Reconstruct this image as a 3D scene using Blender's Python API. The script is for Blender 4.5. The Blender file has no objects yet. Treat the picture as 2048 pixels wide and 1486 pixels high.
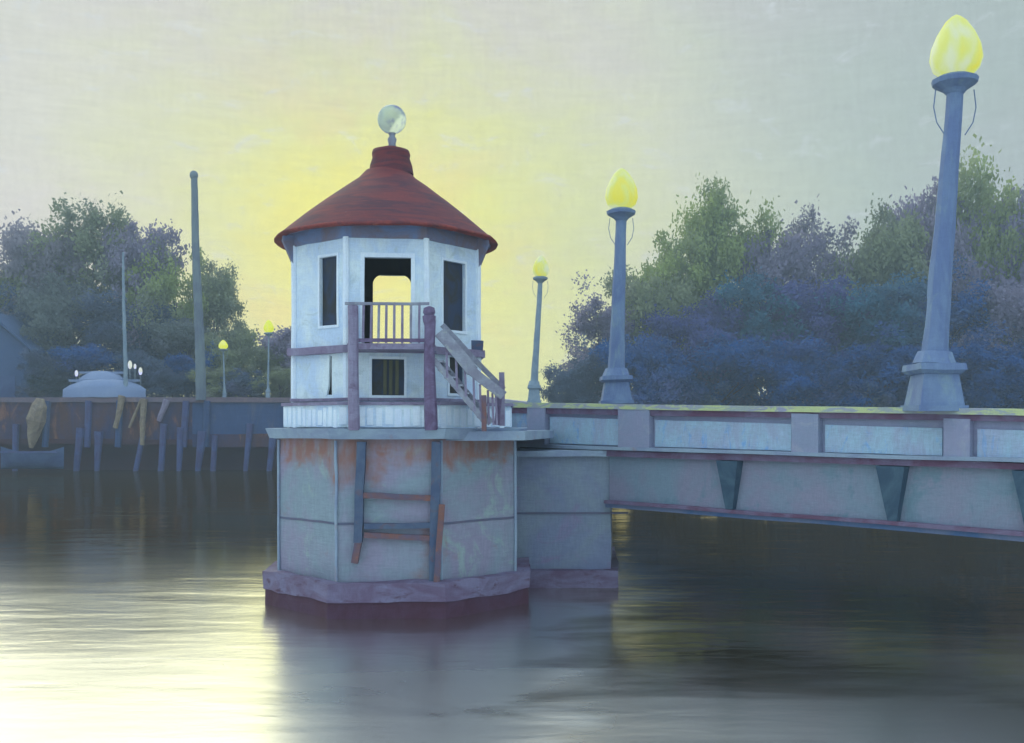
import bpy, bmesh, math, random
from mathutils import Vector, Matrix, noise
R = math.radians
S = bpy.context.scene
COL = S.collection
F, HZ, EYE = 1991.0, 850.0, 4.25

# ------------------------------------------------------------------ camera
cd = bpy.data.cameras.new('camera'); cam = bpy.data.objects.new('camera', cd); COL.objects.link(cam)
cam.location = (0, 0, EYE); cam.rotation_euler = (R(90), 0, 0)
cd.sensor_width = 36; cd.lens = 35; cd.shift_y = 107/2048; cd.clip_end = 6000; cd.clip_start = .1
S.camera = cam
def P(px, py, Y): return Vector(((px-1024)/F*Y, Y, EYE+(HZ-py)/F*Y))

# ------------------------------------------------------------------ node helper
class N:
    def __init__(s, tree): s.t = tree; s.n = tree.nodes; s.l = tree.links
    def new(s, typ, **kw):
        n = s.n.new(typ)
        for k, v in kw.items(): setattr(n, k, v)
        return n
    def put(s, v, sock):
        if isinstance(v, bpy.types.NodeSocket): s.l.new(v, sock)
        elif v is not None: sock.default_value = v
    def m(s, op, a, b=None, c=None, clamp=False):
        n = s.new('ShaderNodeMath', operation=op, use_clamp=clamp)
        for i, v in enumerate((a, b, c)):
            if v is not None: s.put(v, n.inputs[i])
        return n.outputs[0]
    def mix(s, f, a, b, mode='MIX'):
        n = s.new('ShaderNodeMix', data_type='RGBA', blend_type=mode)
        s.put(f, n.inputs[0])
        s.put(a if isinstance(a, bpy.types.NodeSocket) else (*a[:3], 1), n.inputs[6])
        s.put(b if isinstance(b, bpy.types.NodeSocket) else (*b[:3], 1), n.inputs[7])
        return n.outputs[2]
    def ramp(s, f, stops, interp='LINEAR'):
        n = s.new('ShaderNodeValToRGB'); cr = n.color_ramp; cr.interpolation = interp
        while len(cr.elements) < len(stops): cr.elements.new(.5)
        for e, (p, c) in zip(cr.elements, stops):
            e.position = p; e.color = (c, c, c, 1) if not isinstance(c, tuple) else (*c, 1)
        s.put(f, n.inputs[0]); return n.outputs[0]
    def noise(s, vec, scale, detail=4, rough=.55, stretch=None, dist=0):
        if stretch:
            mp = s.new('ShaderNodeMapping'); mp.inputs['Scale'].default_value = stretch
            s.put(vec, mp.inputs[0]); vec = mp.outputs[0]
        n = s.new('ShaderNodeTexNoise'); s.put(vec, n.inputs['Vector'])
        n.inputs['Scale'].default_value = scale; n.inputs['Detail'].default_value = detail
        n.inputs['Roughness'].default_value = rough; n.inputs['Distortion'].default_value = dist
        return n.outputs[0]

def lin(r, g, b):
    f = lambda v: (v/255/12.92) if v/255 <= .04045 else ((v/255+.055)/1.055)**2.4
    return (f(r), f(g), f(b))

# ------------------------------------------------------------------ sky
SUN_AZ, SUN_EL = R(-8.5), R(9.5)
w = bpy.data.worlds.new('World'); S.world = w; w.use_nodes = True
w.node_tree.nodes.clear(); g = N(w.node_tree)
tc = g.new('ShaderNodeTexCoord'); sep = g.new('ShaderNodeSeparateXYZ'); g.put(tc.outputs['Generated'], sep.inputs[0])
dx, dy, dz = sep.outputs
az = g.m('ARCTAN2', dx, dy); el = g.m('ARCSINE', dz)
ela = g.m('ABSOLUTE', el)
cb = g.new('ShaderNodeCombineXYZ'); g.put(az, cb.inputs[0]); g.put(el, cb.inputs[1])
n1 = g.noise(cb.outputs[0], 5, 6, .6, (1, 1.6, 1), .4)
n2 = g.noise(cb.outputs[0], 22, 5, .65, (1, 2.2, 1), .6)
n3 = g.noise(cb.outputs[0], 60, 4, .7, (.35, 3, 1), .2)
n4 = g.noise(cb.outputs[0], 60, 3, .7, (3, .5, 1), .2)
wob = g.m('ADD', g.m('MULTIPLY', g.m('SUBTRACT', n1, .5), .16), g.m('MULTIPLY', g.m('SUBTRACT', n2, .5), .11))
da = g.m('SUBTRACT', az, SUN_AZ); de = g.m('MULTIPLY', g.m('SUBTRACT', el, SUN_EL), 1.12)
dist = g.m('ADD', g.m('SQRT', g.m('ADD', g.m('MULTIPLY', da, da), g.m('MULTIPLY', de, de))), wob)
f = g.m('MULTIPLY', dist, 1/1.0)
front = g.ramp(f, [(0, lin(226, 220, 102)), (.07, lin(220, 221, 112)), (.14, lin(210, 218, 138)), (.21, lin(203, 213, 158)),
                   (.32, lin(200, 208, 184)), (.50, lin(180, 194, 184)), (.62, lin(172, 180, 186)), (1.0, lin(165, 178, 205))])
# mauve clouds high up, pink haze low on the left
hi = g.ramp(ela, [(.22, 0.), (.42, 1.)])
mv = g.m('MULTIPLY', hi, g.ramp(n1, [(.35, .25), (.6, .85)]))
c = g.mix(mv, front, lin(192, 190, 194))
lowm = g.m('MULTIPLY', g.ramp(g.m('ABSOLUTE', g.m('SUBTRACT', ela, .13)), [(0, 1.), (.13, 0.)]), g.ramp(dist, [(.14, 0.), (.3, 1.)]))
lowm = g.m('MULTIPLY', lowm, g.ramp(g.m('MULTIPLY', az, -1), [(.1, .15), (.3, 1.)]))
c = g.mix(g.m('MULTIPLY', lowm, g.ramp(n2, [(.3, .15), (.65, .8)])), c, lin(206, 190, 196))
leftm = g.m('MULTIPLY', g.ramp(g.m('MULTIPLY', az, -1), [(.2, 0.), (.5, 1.)]), g.ramp(ela, [(.1, 1.), (.5, .3)]))
c = g.mix(g.m('MULTIPLY', leftm, .7), c, lin(218, 214, 214))
rt = g.m('MULTIPLY', g.ramp(az, [(.12, 0.), (.42, 1.)]), g.ramp(ela, [(.12, .2), (.3, 1.)]))
c = g.mix(g.m('MULTIPLY', rt, .75), c, lin(160, 178, 174))
# paler lime band down at the horizon, warm patches left of the glow
c = g.mix(g.m('MULTIPLY', g.m('MULTIPLY', g.ramp(ela, [(.04, 1.), (.17, 0.)]), g.ramp(dist, [(.2, 1.), (.42, 0.)])), .8), c, lin(208, 220, 156))
c = g.mix(g.m('MULTIPLY', g.m('MULTIPLY', g.ramp(n1, [(.5, 0.), (.62, 1.)]), g.ramp(dist, [(.12, 1.), (.26, 0.)])), .35), c, lin(226, 200, 128))
# brush-like breaks
br = g.m('ADD', g.m('MULTIPLY', g.m('SUBTRACT', n3, .5), .24), g.m('MULTIPLY', g.m('SUBTRACT', n4, .5), .18))
blob = g.ramp(n2, [(.58, 0.), (.72, 1.)])
c = g.mix(g.m('MULTIPLY', blob, .45), c, lin(205, 214, 220))
hs = g.new('ShaderNodeHueSaturation'); g.put(c, hs.inputs['Color']); g.put(g.m('ADD', 1, br), hs.inputs['Value'])
c = hs.outputs[0]
# the sky overhead and behind the viewer: cool and bright
behind = g.ramp(g.m('ABSOLUTE', az), [(.32, 0.), (.62, 1.)])   # ramp domain scaled below
behind.node.inputs[0].links[0].from_node  # keep
azs = g.m('DIVIDE', g.m('ABSOLUTE', az), math.pi)
g.put(azs, behind.node.inputs[0])
up = g.ramp(ela, [(.45, 0.), (.85, 1.)])
c = g.mix(behind, c, (.66, .86, 1.04)); c = g.mix(up, c, (.80, 1.02, 1.25))
sky = g.new('ShaderNodeTexSky', sky_type='NISHITA'); sky.sun_disc = False
sky.sun_elevation = SUN_EL; sky.sun_rotation = SUN_AZ; sky.dust_density = 3; sky.air_density = 1.2
b1 = g.new('ShaderNodeBackground'); g.put(c, b1.inputs[0]); b1.inputs[1].default_value = 1.22
b2 = g.new('ShaderNodeBackground'); g.put(sky.outputs[0], b2.inputs[0]); b2.inputs[1].default_value = .05
ad = g.new('ShaderNodeMixShader'); ad.inputs[0].default_value = .06
out = g.new('ShaderNodeOutputWorld')
g.l.new(b1.outputs[0], ad.inputs[1]); g.l.new(b2.outputs[0], ad.inputs[2]); g.l.new(ad.outputs[0], out.inputs[0])

# ------------------------------------------------------------------ sun (low behind the thin cloud, so very soft)
sd = bpy.data.lights.new('sun', 'SUN'); sun = bpy.data.objects.new('sun', sd); COL.objects.link(sun)
sd.energy = 1.15; sd.angle = R(54); sd.color = (1, .98, .66)
SE = R(33); SA = SUN_AZ-R(27)
sv = Vector((math.sin(SA)*math.cos(SE), math.cos(SA)*math.cos(SE), math.sin(SE)))
sun.rotation_euler = sv.to_track_quat('Z', 'Y').to_euler(); sun.location = (0, 60, 40)
S.view_settings.view_transform = 'Standard'; S.view_settings.look = 'None'
S.view_settings.exposure = 0; S.view_settings.gamma = 1; S.view_settings.use_curve_mapping = False
S.render.engine = 'CYCLES'
S.cycles.volume_bounces = 0; S.cycles.max_bounces = 8; S.cycles.use_denoising = True
S.cycles.volume_step_rate = 5

# ------------------------------------------------------------------ materials
def mat(name):
    m = bpy.data.materials.new(name); m.use_nodes = True; m.node_tree.nodes.clear(); g = N(m.node_tree)
    bs = g.new('ShaderNodeBsdfPrincipled'); o = g.new('ShaderNodeOutputMaterial'); g.l.new(bs.outputs[0], o.inputs[0])
    return m, g, bs
def paint(name, base, second=None, third=None, rough=.75, scale=1.4, stretch=(1, 1, 1), amt=.6, amt3=.5, bump=.25, streak=.12, thr3=(.56, .66), bscale=9):
    """hand-brushed, weathered surface: two or three own colours in ragged patches"""
    m, g, bs = mat(name)
    tc = g.new('ShaderNodeTexCoord').outputs['Object']
    a = g.noise(tc, scale, 6, .62, stretch, .8)
    c = base
    if second: c = g.mix(g.m('MULTIPLY', g.ramp(a, [(.40, 0.), (.60, 1.)]), amt), c, second)
    else: c = g.mix(0., base, base)
    if third:
        b = g.noise(tc, scale*1.7, 6, .68, stretch, 1.0)
        c = g.mix(g.m('MULTIPLY', g.ramp(b, [(thr3[0], 0.), (thr3[1], 1.)]), amt3), c, third)
    s1 = g.noise(tc, bscale, 5, .7, (.6, .6, 5), .3); s2 = g.noise(tc, bscale, 5, .7, (4, 4, .6), .3)
    v = g.m('ADD', 1, g.m('ADD', g.m('MULTIPLY', g.m('SUBTRACT', s1, .5), streak*2.4), g.m('MULTIPLY', g.m('SUBTRACT', s2, .5), streak*2.4)))
    hs = g.new('ShaderNodeHueSaturation'); g.put(c, hs.inputs['Color']); g.put(v, hs.inputs['Value'])
    g.put(hs.outputs[0], bs.inputs['Base Color']); bs.inputs['Roughness'].default_value = rough
    bp = g.new('ShaderNodeBump'); bp.inputs['Strength'].default_value = bump; bp.inputs['Distance'].default_value = .02
    g.put(g.m('ADD', s1, s2), bp.inputs['Height']); g.put(bp.outputs[0], bs.inputs['Normal'])
    return m
M = {}
M['white'] = paint('white_paint', (.74, .84, .86), (.54, .68, .86), (.50, .60, .62), scale=.9, amt=.85, amt3=.6, streak=.16)
M['whiteedge'] = paint('white_trim_paint', (.82, .90, .94), (.68, .78, .92), scale=2)
M['roof'] = paint('red_roof', (.17, .022, .024), (.06, .012, .028), (.27, .045, .03), scale=1.6, stretch=(.5, .5, 3.5), amt=.85, amt3=.4, streak=.28, bscale=7)
M['roofedge'] = paint('red_roof_edge', (.26, .04, .03), (.10, .016, .025), (.42, .11, .06), scale=1.8, amt=.9, streak=.3)
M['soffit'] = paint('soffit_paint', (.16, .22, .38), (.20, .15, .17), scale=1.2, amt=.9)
M['purplewood'] = paint('mauve_wood', (.21, .17, .26), (.30, .29, .40), (.12, .06, .12), scale=2.5, streak=.25)
M['darkwood'] = paint('plum_wood', (.12, .075, .15), (.23, .19, .31), scale=3, streak=.25)
M['greywood'] = paint('grey_wood', (.30, .32, .38), (.18, .16, .22), (.45, .50, .42), scale=2.5, streak=.25)
M['bluepost'] = paint('blue_iron', (.055, .085, .16), (.10, .14, .20), (.20, .07, .05), scale=2, amt3=.4)
M['rustpost'] = paint('rusty_iron', (.20, .085, .065), (.09, .09, .16), (.30, .10, .05), scale=1.6, amt=.8)
M['dark'] = paint('interior_painted_dark', (.030, .030, .018), (.018, .018, .022), (.055, .045, .025), scale=2.2, bump=0)  # near-black colour stands in for the unlit room inside
M['glass'] = paint('dark_window_glass', (.018, .018, .012), (.015, .035, .085), (.05, .035, .02), rough=.6, scale=2.4, amt=.9, bump=0, stretch=(1, 1, .5))
M['curtain'] = paint('olive_curtain', (.11, .11, .055), (.06, .065, .035), scale=4, stretch=(4, 4, .5))
M['pier'] = paint('pier_concrete', (.24, .31, .36), (.29, .26, .36), (.30, .41, .38), scale=.55, amt=.85, amt3=.75, streak=.2, bump=.5, bscale=5)
M['block'] = paint('block_concrete', (.20, .24, .36), (.24, .30, .35), (.25, .20, .34), scale=.6, amt=.8, amt3=.7, streak=.2, bump=.5, bscale=5)
M['rust'] = paint('rust_stain', (.30, .15, .12), (.34, .28, .29), scale=1.6, amt=.9)
M['joint'] = paint('dark_joint', (.10, .12, .19), (.15, .12, .17), scale=3)
M['cap'] = paint('cap_concrete', (.24, .30, .42), (.33, .43, .50), (.32, .20, .19), scale=1.0, amt=.7, thr3=(.6, .7))
M['fender'] = paint('fender_timber', (.13, .085, .15), (.21, .20, .31), (.075, .018, .04), scale=.9, stretch=(1, 1, 2.5), amt=.7, amt3=.8, streak=.2)
M['fenderlow'] = paint('wet_fender_timber', (.06, .014, .032), (.085, .04, .08), scale=1.3, streak=.2)
M['rail'] = paint('parapet_concrete', (.30, .31, .44), (.25, .31, .42), (.38, .40, .46), scale=1.1, amt=.7)
M['railtop'] = paint('parapet_coping', (.34, .34, .46), (.38, .47, .36), (.55, .62, .28), scale=.8, stretch=(1, 1, 4), amt3=.95, thr3=(.46, .54))  # yellow-green patches paint the highlights along the coping
M['panel'] = paint('parapet_panel', (.36, .52, .63), (.36, .42, .56), (.17, .38, .70), scale=1.2, amt=.9, amt3=.7, streak=.26, stretch=(1.6, 1.6, .6))
M['girder'] = paint('girder_paint', (.21, .29, .36), (.27, .26, .35), (.13, .24, .29), scale=.55, amt=.9, amt3=.7, streak=.2)
M['bracket'] = paint('bracket_iron', (.035, .08, .13), (.08, .15, .20), scale=2)
M['maroon'] = paint('maroon_flange', (.14, .065, .12), (.20, .17, .27), scale=1.2, amt=.8)
M['blueline'] = paint('blue_flange', (.06, .13, .27), (.17, .20, .30), scale=.7, amt=.8)
M['road'] = paint('asphalt', (.055, .055, .06), (.07, .07, .08), scale=2)
M['lamp'] = paint('lamp_blue_paint', (.13, .19, .35), (.20, .29, .42), (.24, .34, .36), scale=1.3, stretch=(1.5, 1.5, .5), amt=.75, amt3=.5)
M['lampfar'] = paint('lamp_pale_paint', (.20, .28, .36), (.30, .38, .42), scale=1.5, amt=.7)
M['pole'] = paint('pole_timber', (.12, .15, .20), (.20, .26, .26), scale=.7, stretch=(1, 1, .5))
M['wharf'] = paint('wharf_timber', (.085, .026, .020), (.016, .030, .12), (.30, .12, .05), scale=.28, stretch=(1.2, 1.2, .45), amt=.9, amt3=.6, bscale=1.2, streak=.3)
M['wharftop'] = paint('wharf_deck_edge', (.17, .12, .15), (.10, .09, .14), (.28, .19, .17), scale=.3, bscale=1.5)
M['wharfblue'] = paint('blue_boarding', (.02, .06, .17), (.04, .08, .20), (.12, .12, .16), scale=.3, stretch=(1.6, 1.6, .4), bscale=1.5, streak=.3)
M['wharfdark'] = paint('wet_timber', (.06, .008, .015), (.03, .012, .04), scale=.3)
M['pile'] = paint('pile_timber', (.06, .09, .24), (.06, .04, .11), scale=.8)
M['tan'] = paint('tan_canvas', (.33, .26, .17), (.14, .10, .08), (.42, .38, .28), scale=.9, amt=.8, streak=.25)
M['boat'] = paint('pale_blue_boat', (.19, .26, .42), (.24, .30, .44), scale=.6)
M['navy'] = paint('navy_boat', (.03, .06, .17), (.07, .13, .26), scale=.5)
M['shed'] = paint('slate_shed', (.025, .07, .17), (.05, .10, .22), scale=.4)
M['bark'] = paint('bark', (.05, .045, .06), (.09, .08, .09), scale=1)
M['earth'] = paint('earth', (.06, .055, .045), (.05, .06, .04), scale=.1, bump=0)
def glow(name, c1, c2, s, sc=3):
    m, g, bs = mat(name); tc = g.new('ShaderNodeTexCoord').outputs['Object']
    a = g.noise(tc, sc*.5, 2, .5, (1.6, 1.6, .6), .2)
    cc = g.ramp(a, [(.36, c1), (.52, c2), (.68, (c2[0], c2[1], c2[2]*2+.1))])
    g.put((*c1, 1), bs.inputs['Base Color']); g.put(cc, bs.inputs['Emission Color']); bs.inputs['Emission Strength'].default_value = s
    bs.inputs['Base Color'].default_value = (.12, .13, .03, 1); bs.inputs['Roughness'].default_value = .55
    return m
M['globe'] = glow('lit_globe', (.68, .69, .07), (.60, .70, .20), .88)
M['globefar'] = glow('lit_far_globe', (.62, .74, .02), (.68, .74, .03), 1.05)
M['whitelight'] = glow('white_lamp', (.8, .85, .8), (.8, .85, .8), .85)
def add_rust(m, z0, z1, col, x0=None):
    g = N(m.node_tree); bs = [n for n in g.n if n.type == 'BSDF_PRINCIPLED'][0]; src = bs.inputs['Base Color'].links[0].from_socket
    tc = g.new('ShaderNodeTexCoord').outputs['Object']; sp = g.new('ShaderNodeSeparateXYZ'); g.put(tc, sp.inputs[0])
    a = g.noise(tc, .7, 4, .6, (1, 1, 1.3), .4)
    h = g.m('DIVIDE', g.m('SUBTRACT', sp.outputs[2], z0), z1-z0, clamp=True)
    k = g.ramp(g.m('ADD', g.m('MULTIPLY', h, .38), a), [(.60, 0.), (.74, .9)])
    b = g.noise(tc, 3, 4, .6, (1, 1, .4)); k2 = g.ramp(b, [(.4, .45), (.6, 1.)])
    g.put(g.mix(g.m('MULTIPLY', k, k2), src, col), bs.inputs['Base Color'])
add_rust(M['pier'], 2.9, 3.95, (.30, .13, .09))
m, gg, bs = mat('clear_ball'); M['ball'] = m
bs.inputs['Base Color'].default_value = (.72, .80, .74, 1); bs.inputs['Roughness'].default_value = .25
bs.inputs['Transmission Weight'].default_value = .55; bs.inputs['IOR'].default_value = 1.12
tcb = gg.new('ShaderNodeTexCoord').outputs['Object']
gg.put(gg.mix(gg.ramp(gg.noise(tcb, 2.3, 3), [(.5, 0.), (.6, 1.)]), (.70, .80, .70), (.40, .42, .62)), bs.inputs['Base Color'])

def foliage_mat():
    m, g, bs = mat('foliage'); oi = g.new('ShaderNodeObjectInfo'); tc = g.new('ShaderNodeTexCoord').outputs['Object']
    a = g.noise(tc, .28, 4, .6, None, .6); b = g.noise(tc, .42, 4, .65, (1.3, 1.3, 1), .6)
    c = g.mix(g.m('MULTIPLY', g.ramp(a, [(.46, 0.), (.60, 1.)]), .5), oi.outputs['Color'], (.32, .28, .46))
    c = g.mix(g.m('MULTIPLY', g.ramp(b, [(.54, 0.), (.66, 1.)]), .4), c, (.38, .44, .16))
    n = g.noise(tc, 3, 2, .6)
    hs = g.new('ShaderNodeHueSaturation'); g.put(c, hs.inputs['Color']); g.put(g.ramp(n, [(.3, .6), (.7, 1.)]), hs.inputs['Value'])
    hs.inputs['Value'].default_value = 1
    g.put(hs.outputs[0], bs.inputs['Base Color']); bs.inputs['Roughness'].default_value = .8
    bs.inputs['Specular IOR Level'].default_value = .1
    tr = g.new('ShaderNodeBsdfTranslucent'); g.put(hs.outputs[0], tr.inputs[0]); mx = g.new('ShaderNodeMixShader'); mx.inputs[0].default_value = .52
    o = [n for n in g.n if n.type == 'OUTPUT_MATERIAL'][0]
    g.l.new(bs.outputs[0], mx.inputs[1]); g.l.new(tr.outputs[0], mx.inputs[2]); g.l.new(mx.outputs[0], o.inputs[0])
    return m
M['leaf'] = foliage_mat()

# water
m, g, bs = mat('harbour_water'); M['water'] = m
g.n.remove(bs)
o = [n for n in g.n if n.type == 'OUTPUT_MATERIAL'][0]
tc = g.new('ShaderNodeTexCoord').outputs['Object']
r1 = g.noise(tc, 1, 3, .5, (.35, .9, 1), .5); r2 = g.noise(tc, 1, 3, .55, (1.1, 3.2, 1), .6); r3 = g.noise(tc, 1, 2, .5, (4, 10, 1), .3)
ruff = g.ramp(g.noise(tc, .045, 3, .5, (1, 1.8, 1), .8), [(.42, .35), (.62, 1.)])
h = g.m('ADD', g.m('MULTIPLY', r1, .055), g.m('ADD', g.m('MULTIPLY', r2, .015), g.m('MULTIPLY', r3, .0022)))
h = g.m('MULTIPLY', h, g.m('MULTIPLY', ruff, g.ramp(g.noise(tc, .12, 3, .6, (.6, 2.2, 1), .5), [(.4, .6), (.6, 1.3)])))
bp = g.new('ShaderNodeBump'); bp.inputs['Strength'].default_value = .45; bp.inputs['Distance'].default_value = 1
g.put(h, bp.inputs['Height'])
gl = g.new('ShaderNodeBsdfGlossy'); gl.inputs['Color'].default_value = (.97, .96, .93, 1); gl.inputs['Roughness'].default_value = .045
sw_ = g.new('ShaderNodeSeparateXYZ'); g.put(tc, sw_.inputs[0])
wn_ = g.m('MULTIPLY', g.m('SUBTRACT', g.noise(tc, .35, 4, .6, (.5, 1.6, 1), .6), .5), 7)
side = g.m('ADD', g.m('SUBTRACT', g.m('MULTIPLY', sw_.outputs[1], .16), sw_.outputs[0]), wn_)      # breeze reaches the water left of the bridge's lee
breeze = g.m('MULTIPLY', g.ramp(g.m('MULTIPLY_ADD', side, .12, .3), [(.25, 0.), (.6, 1.)]), g.ramp(g.m('MULTIPLY', g.m('ADD', sw_.outputs[1], wn_), 1/60), [(.40, 1.), (.66, 0.)]))
near_ = g.ramp(g.m('MULTIPLY', g.m('SUBTRACT', g.m('MULTIPLY_ADD', wn_, 1.3, 21.5), sw_.outputs[1]), .14), [(.1, 0.), (.9, 1.)])      # open, ruffled water in the foreground
breeze = g.m('MAXIMUM', breeze, g.m('MULTIPLY', near_, .8))
g.put(g.mix(breeze, (.80, .67, .46), (.99, .98, .92)), gl.inputs['Color'])
g.put(g.m('ADD', g.m('MULTIPLY', near_, .10), g.m('MULTIPLY_ADD', breeze, .16, .045)), gl.inputs['Roughness'])
g.put(bp.outputs[0], gl.inputs['Normal'])
df = g.new('ShaderNodeBsdfDiffuse'); df.inputs['Color'].default_value = (.035, .026, .014, 1)
lw = g.new('ShaderNodeFresnel'); lw.inputs[0].default_value = 2.6; g.put(bp.outputs[0], lw.inputs[1])
fac = g.m('ADD', g.m('MULTIPLY', lw.outputs[0], .45), g.m('MULTIPLY_ADD', breeze, .40, .27), clamp=True)
ms = g.new('ShaderNodeMixShader'); g.put(fac, ms.inputs[0]); g.l.new(df.outputs[0], ms.inputs[1]); g.l.new(gl.outputs[0], ms.inputs[2])
g.l.new(ms.outputs[0], o.inputs[0])

# ------------------------------------------------------------------ mesh helpers
class MB:
    def __init__(s): s.v = []; s.f = []
    def add(s, vs, fs):
        k = len(s.v); s.v += [Vector(v) for v in vs]; s.f += [tuple(i+k for i in f) for f in fs]; return s
    def hexa(s, p):   # p: bottom 4 (ccw) then top 4
        return s.add(p, [(3, 2, 1, 0), (4, 5, 6, 7), (0, 1, 5, 4), (1, 2, 6, 5), (2, 3, 7, 6), (3, 0, 4, 7)])
    def box(s, x0, x1, y0, y1, z0, z1):
        return s.hexa([(x0, y0, z0), (x1, y0, z0), (x1, y1, z0), (x0, y1, z0), (x0, y0, z1), (x1, y0, z1), (x1, y1, z1), (x0, y1, z1)])
    def prism(s, poly, z0, z1, top=None):
        n = len(poly); t = top or poly
        s.add([(x, y, z0) for x, y in poly]+[(x, y, z1) for x, y in t],
              [tuple(range(n-1, -1, -1)), tuple(range(n, 2*n))]+[(i, (i+1) % n, n+(i+1) % n, n+i) for i in range(n)]); return s
    def ring(s, inner, outer, z0, z1):
        n = len(inner)
        vs = [(x, y, z) for z in (z0, z1) for L in (inner, outer) for x, y in L]
        fs = []
        for i in range(n):
            j = (i+1) % n
            fs += [(i, j, n+j, n+i), (2*n+i, 3*n+i, 3*n+j, 2*n+j), (n+i, n+j, 3*n+j, 3*n+i), (j, i, 2*n+i, 2*n+j)]
        return s.add(vs, fs)
    def lathe(s, prof, n=24, c=(0, 0, 0), cap=True):
        vs = []; c = Vector(c)
        for r, z in prof:
            for i in range(n):
                a = 2*math.pi*i/n; vs.append(c+Vector((r*math.cos(a), r*math.sin(a), z)))
        fs = [(k*n+i, k*n+(i+1) % n, (k+1)*n+(i+1) % n, (k+1)*n+i) for k in range(len(prof)-1) for i in range(n)]
        if cap: fs += [tuple(range(n-1, -1, -1)), tuple(range((len(prof)-1)*n, len(prof)*n))]
        return s.add(vs, fs)
    def tube(s, p0, p1, r0, r1=None, n=8):
        r1 = r0 if r1 is None else r1; p0 = Vector(p0); p1 = Vector(p1); d = (p1-p0).normalized()
        u = d.cross(Vector((0, 1, 0)) if abs(d.y) < .9 else Vector((1, 0, 0))).normalized(); v = d.cross(u)
        vs = [p+(u*math.cos(2*math.pi*i/n)+v*math.sin(2*math.pi*i/n))*r for p, r in ((p0, r0), (p1, r1)) for i in range(n)]
        return s.add(vs, [tuple(range(n)), tuple(range(2*n-1, n-1, -1))]+[(i, n+i, n+(i+1) % n, (i+1) % n) for i in range(n)])
    def beam(s, p0, p1, w, h, up=(0, 0, 1)):
        p0 = Vector(p0); p1 = Vector(p1); d = (p1-p0).normalized(); a = d.cross(Vector(up)).normalized()*w/2; b = a.cross(d).normalized()*h/2
        return s.hexa([p0-a-b, p0+a-b, p1+a-b, p1-a-b, p0-a+b, p0+a+b, p1+a+b, p1-a+b])
    def build(s, name, m, parent=None, rough=0, seg=.35, smooth=False, freq=1.3, origin=None):
        me = bpy.data.meshes.new(name); bm = bmesh.new()
        vs = [bm.verts.new(v) for v in s.v]
        for f in s.f:
            try: bm.faces.new([vs[i] for i in f])
            except ValueError: pass
        bmesh.ops.recalc_face_normals(bm, faces=bm.faces)
        if rough:
            for _ in range(4):
                L = [e for e in bm.edges if e.calc_length() > seg*1.6]
                if not L: break
                bmesh.ops.subdivide_edges(bm, edges=L, cuts=1, use_grid_fill=True)
            for v in bm.verts:
                q = v.co*freq; n = noise.noise_vector(q)+noise.noise_vector(q*3.1)*.4
                v.co += n*rough
        if origin is not None:
            for v in bm.verts: v.co -= Vector(origin)
        bm.to_mesh(me); bm.free()
        for p in me.polygons: p.use_smooth = smooth
        me.materials.append(m); ob = bpy.data.objects.new(name, me); COL.objects.link(ob)
        if parent is not None: link(ob, parent)
        elif origin is not None: ob.location = origin
        return ob
ROOTLOC = {}
def wloc(o):
    v = Vector((0, 0, 0))
    while o is not None: v += o.location; o = o.parent
    return v
def link(ob, parent):
    """vertices are in world space; keep them there under a translated root"""
    ob.parent = parent; ob.location = ob.location - wloc(parent) if True else ob.location
def thing(name, label, cat, loc, group=None):
    o = bpy.data.objects.new(name, None); COL.objects.link(o); o.location = loc; o.empty_display_size = .3
    o['label'] = label; o['category'] = cat
    if group: o['group'] = group
    return o
def tag(o, label, cat, group=None):
    o['label'] = label; o['category'] = cat
    if group: o['group'] = group
    return o
def octo(cx, cy, a, th=0, n=8):
    r = a/math.cos(math.pi/n)
    return [(cx+r*math.cos(-math.pi/2+th+math.pi/n+2*math.pi*i/n), cy+r*math.sin(-math.pi/2+th+math.pi/n+2*math.pi*i/n)) for i in range(n)]

# ------------------------------------------------------------------ the setting
def structure(ob): ob['kind'] = 'structure'; return ob
structure(MB().add([(-1500, -60, 0), (1500, -60, 0), (1500, 2500, 0), (-1500, 2500, 0)], [(0, 1, 2, 3)]).build('water', M['water']))
# land beyond the water: high behind the wharf on the left, low bank on the right
gb = MB(); xs = [-1500, -400, -120, -60, -30, -6, 0, 8, 20, 40, 80, 150, 400, 1500]; ys = [0, 6, 40, 200, 2400]
def gz(x, k):
    if x <= -6: top = 6.45
    elif x <= 8: top = 6.4-(x+6)*.06
    else: top = 5.2-min(2.5, (x-8)*.08)
    return -.8 if k == 0 else top*(.75 if (k == 1 and x > -3) else 1)
for k, dy_ in enumerate(ys):
    for x in xs: gb.v.append(Vector((x, (97 if x <= -3 else 99+4*math.sin(x*.13))+dy_, gz(x, k))))
n = len(xs)
gb.f += [(k*n+i, k*n+i+1, (k+1)*n+i+1, (k+1)*n+i) for k in range(len(ys)-1) for i in range(n-1)]
structure(gb.build('ground', M['earth']))

# ------------------------------------------------------------------ pier under the house
PCX, PCY = -2.75, 25.0
A = 2.80
pier = thing('bridge_pier', 'eight-sided blue-grey concrete pier standing in the water under the white house', 'pier', (PCX, PCY, 0))
MB().prism(octo(PCX, PCY, A), -1.2, 3.94).build('concrete_body', M['pier'], pier, .02)
MB().prism(octo(PCX, PCY, 3.04), 3.94, 4.17, octo(PCX, PCY, 3.13)).build('cap_ledge', M['cap'], pier, .022)
def fender(cx, cy, a, par, poly=None):
    o = poly or octo(cx, cy, a)
    return o
MB().ring(octo(PCX, PCY, A+.04), octo(PCX, PCY, A+.38), .36, .78).build('fender', M['fender'], pier, .075, freq=1.0)
MB().ring(octo(PCX, PCY, A+.04), octo(PCX, PCY, A+.34), -.6, .358).build('wet_fender', M['fenderlow'], pier, .07, freq=1.0)
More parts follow.
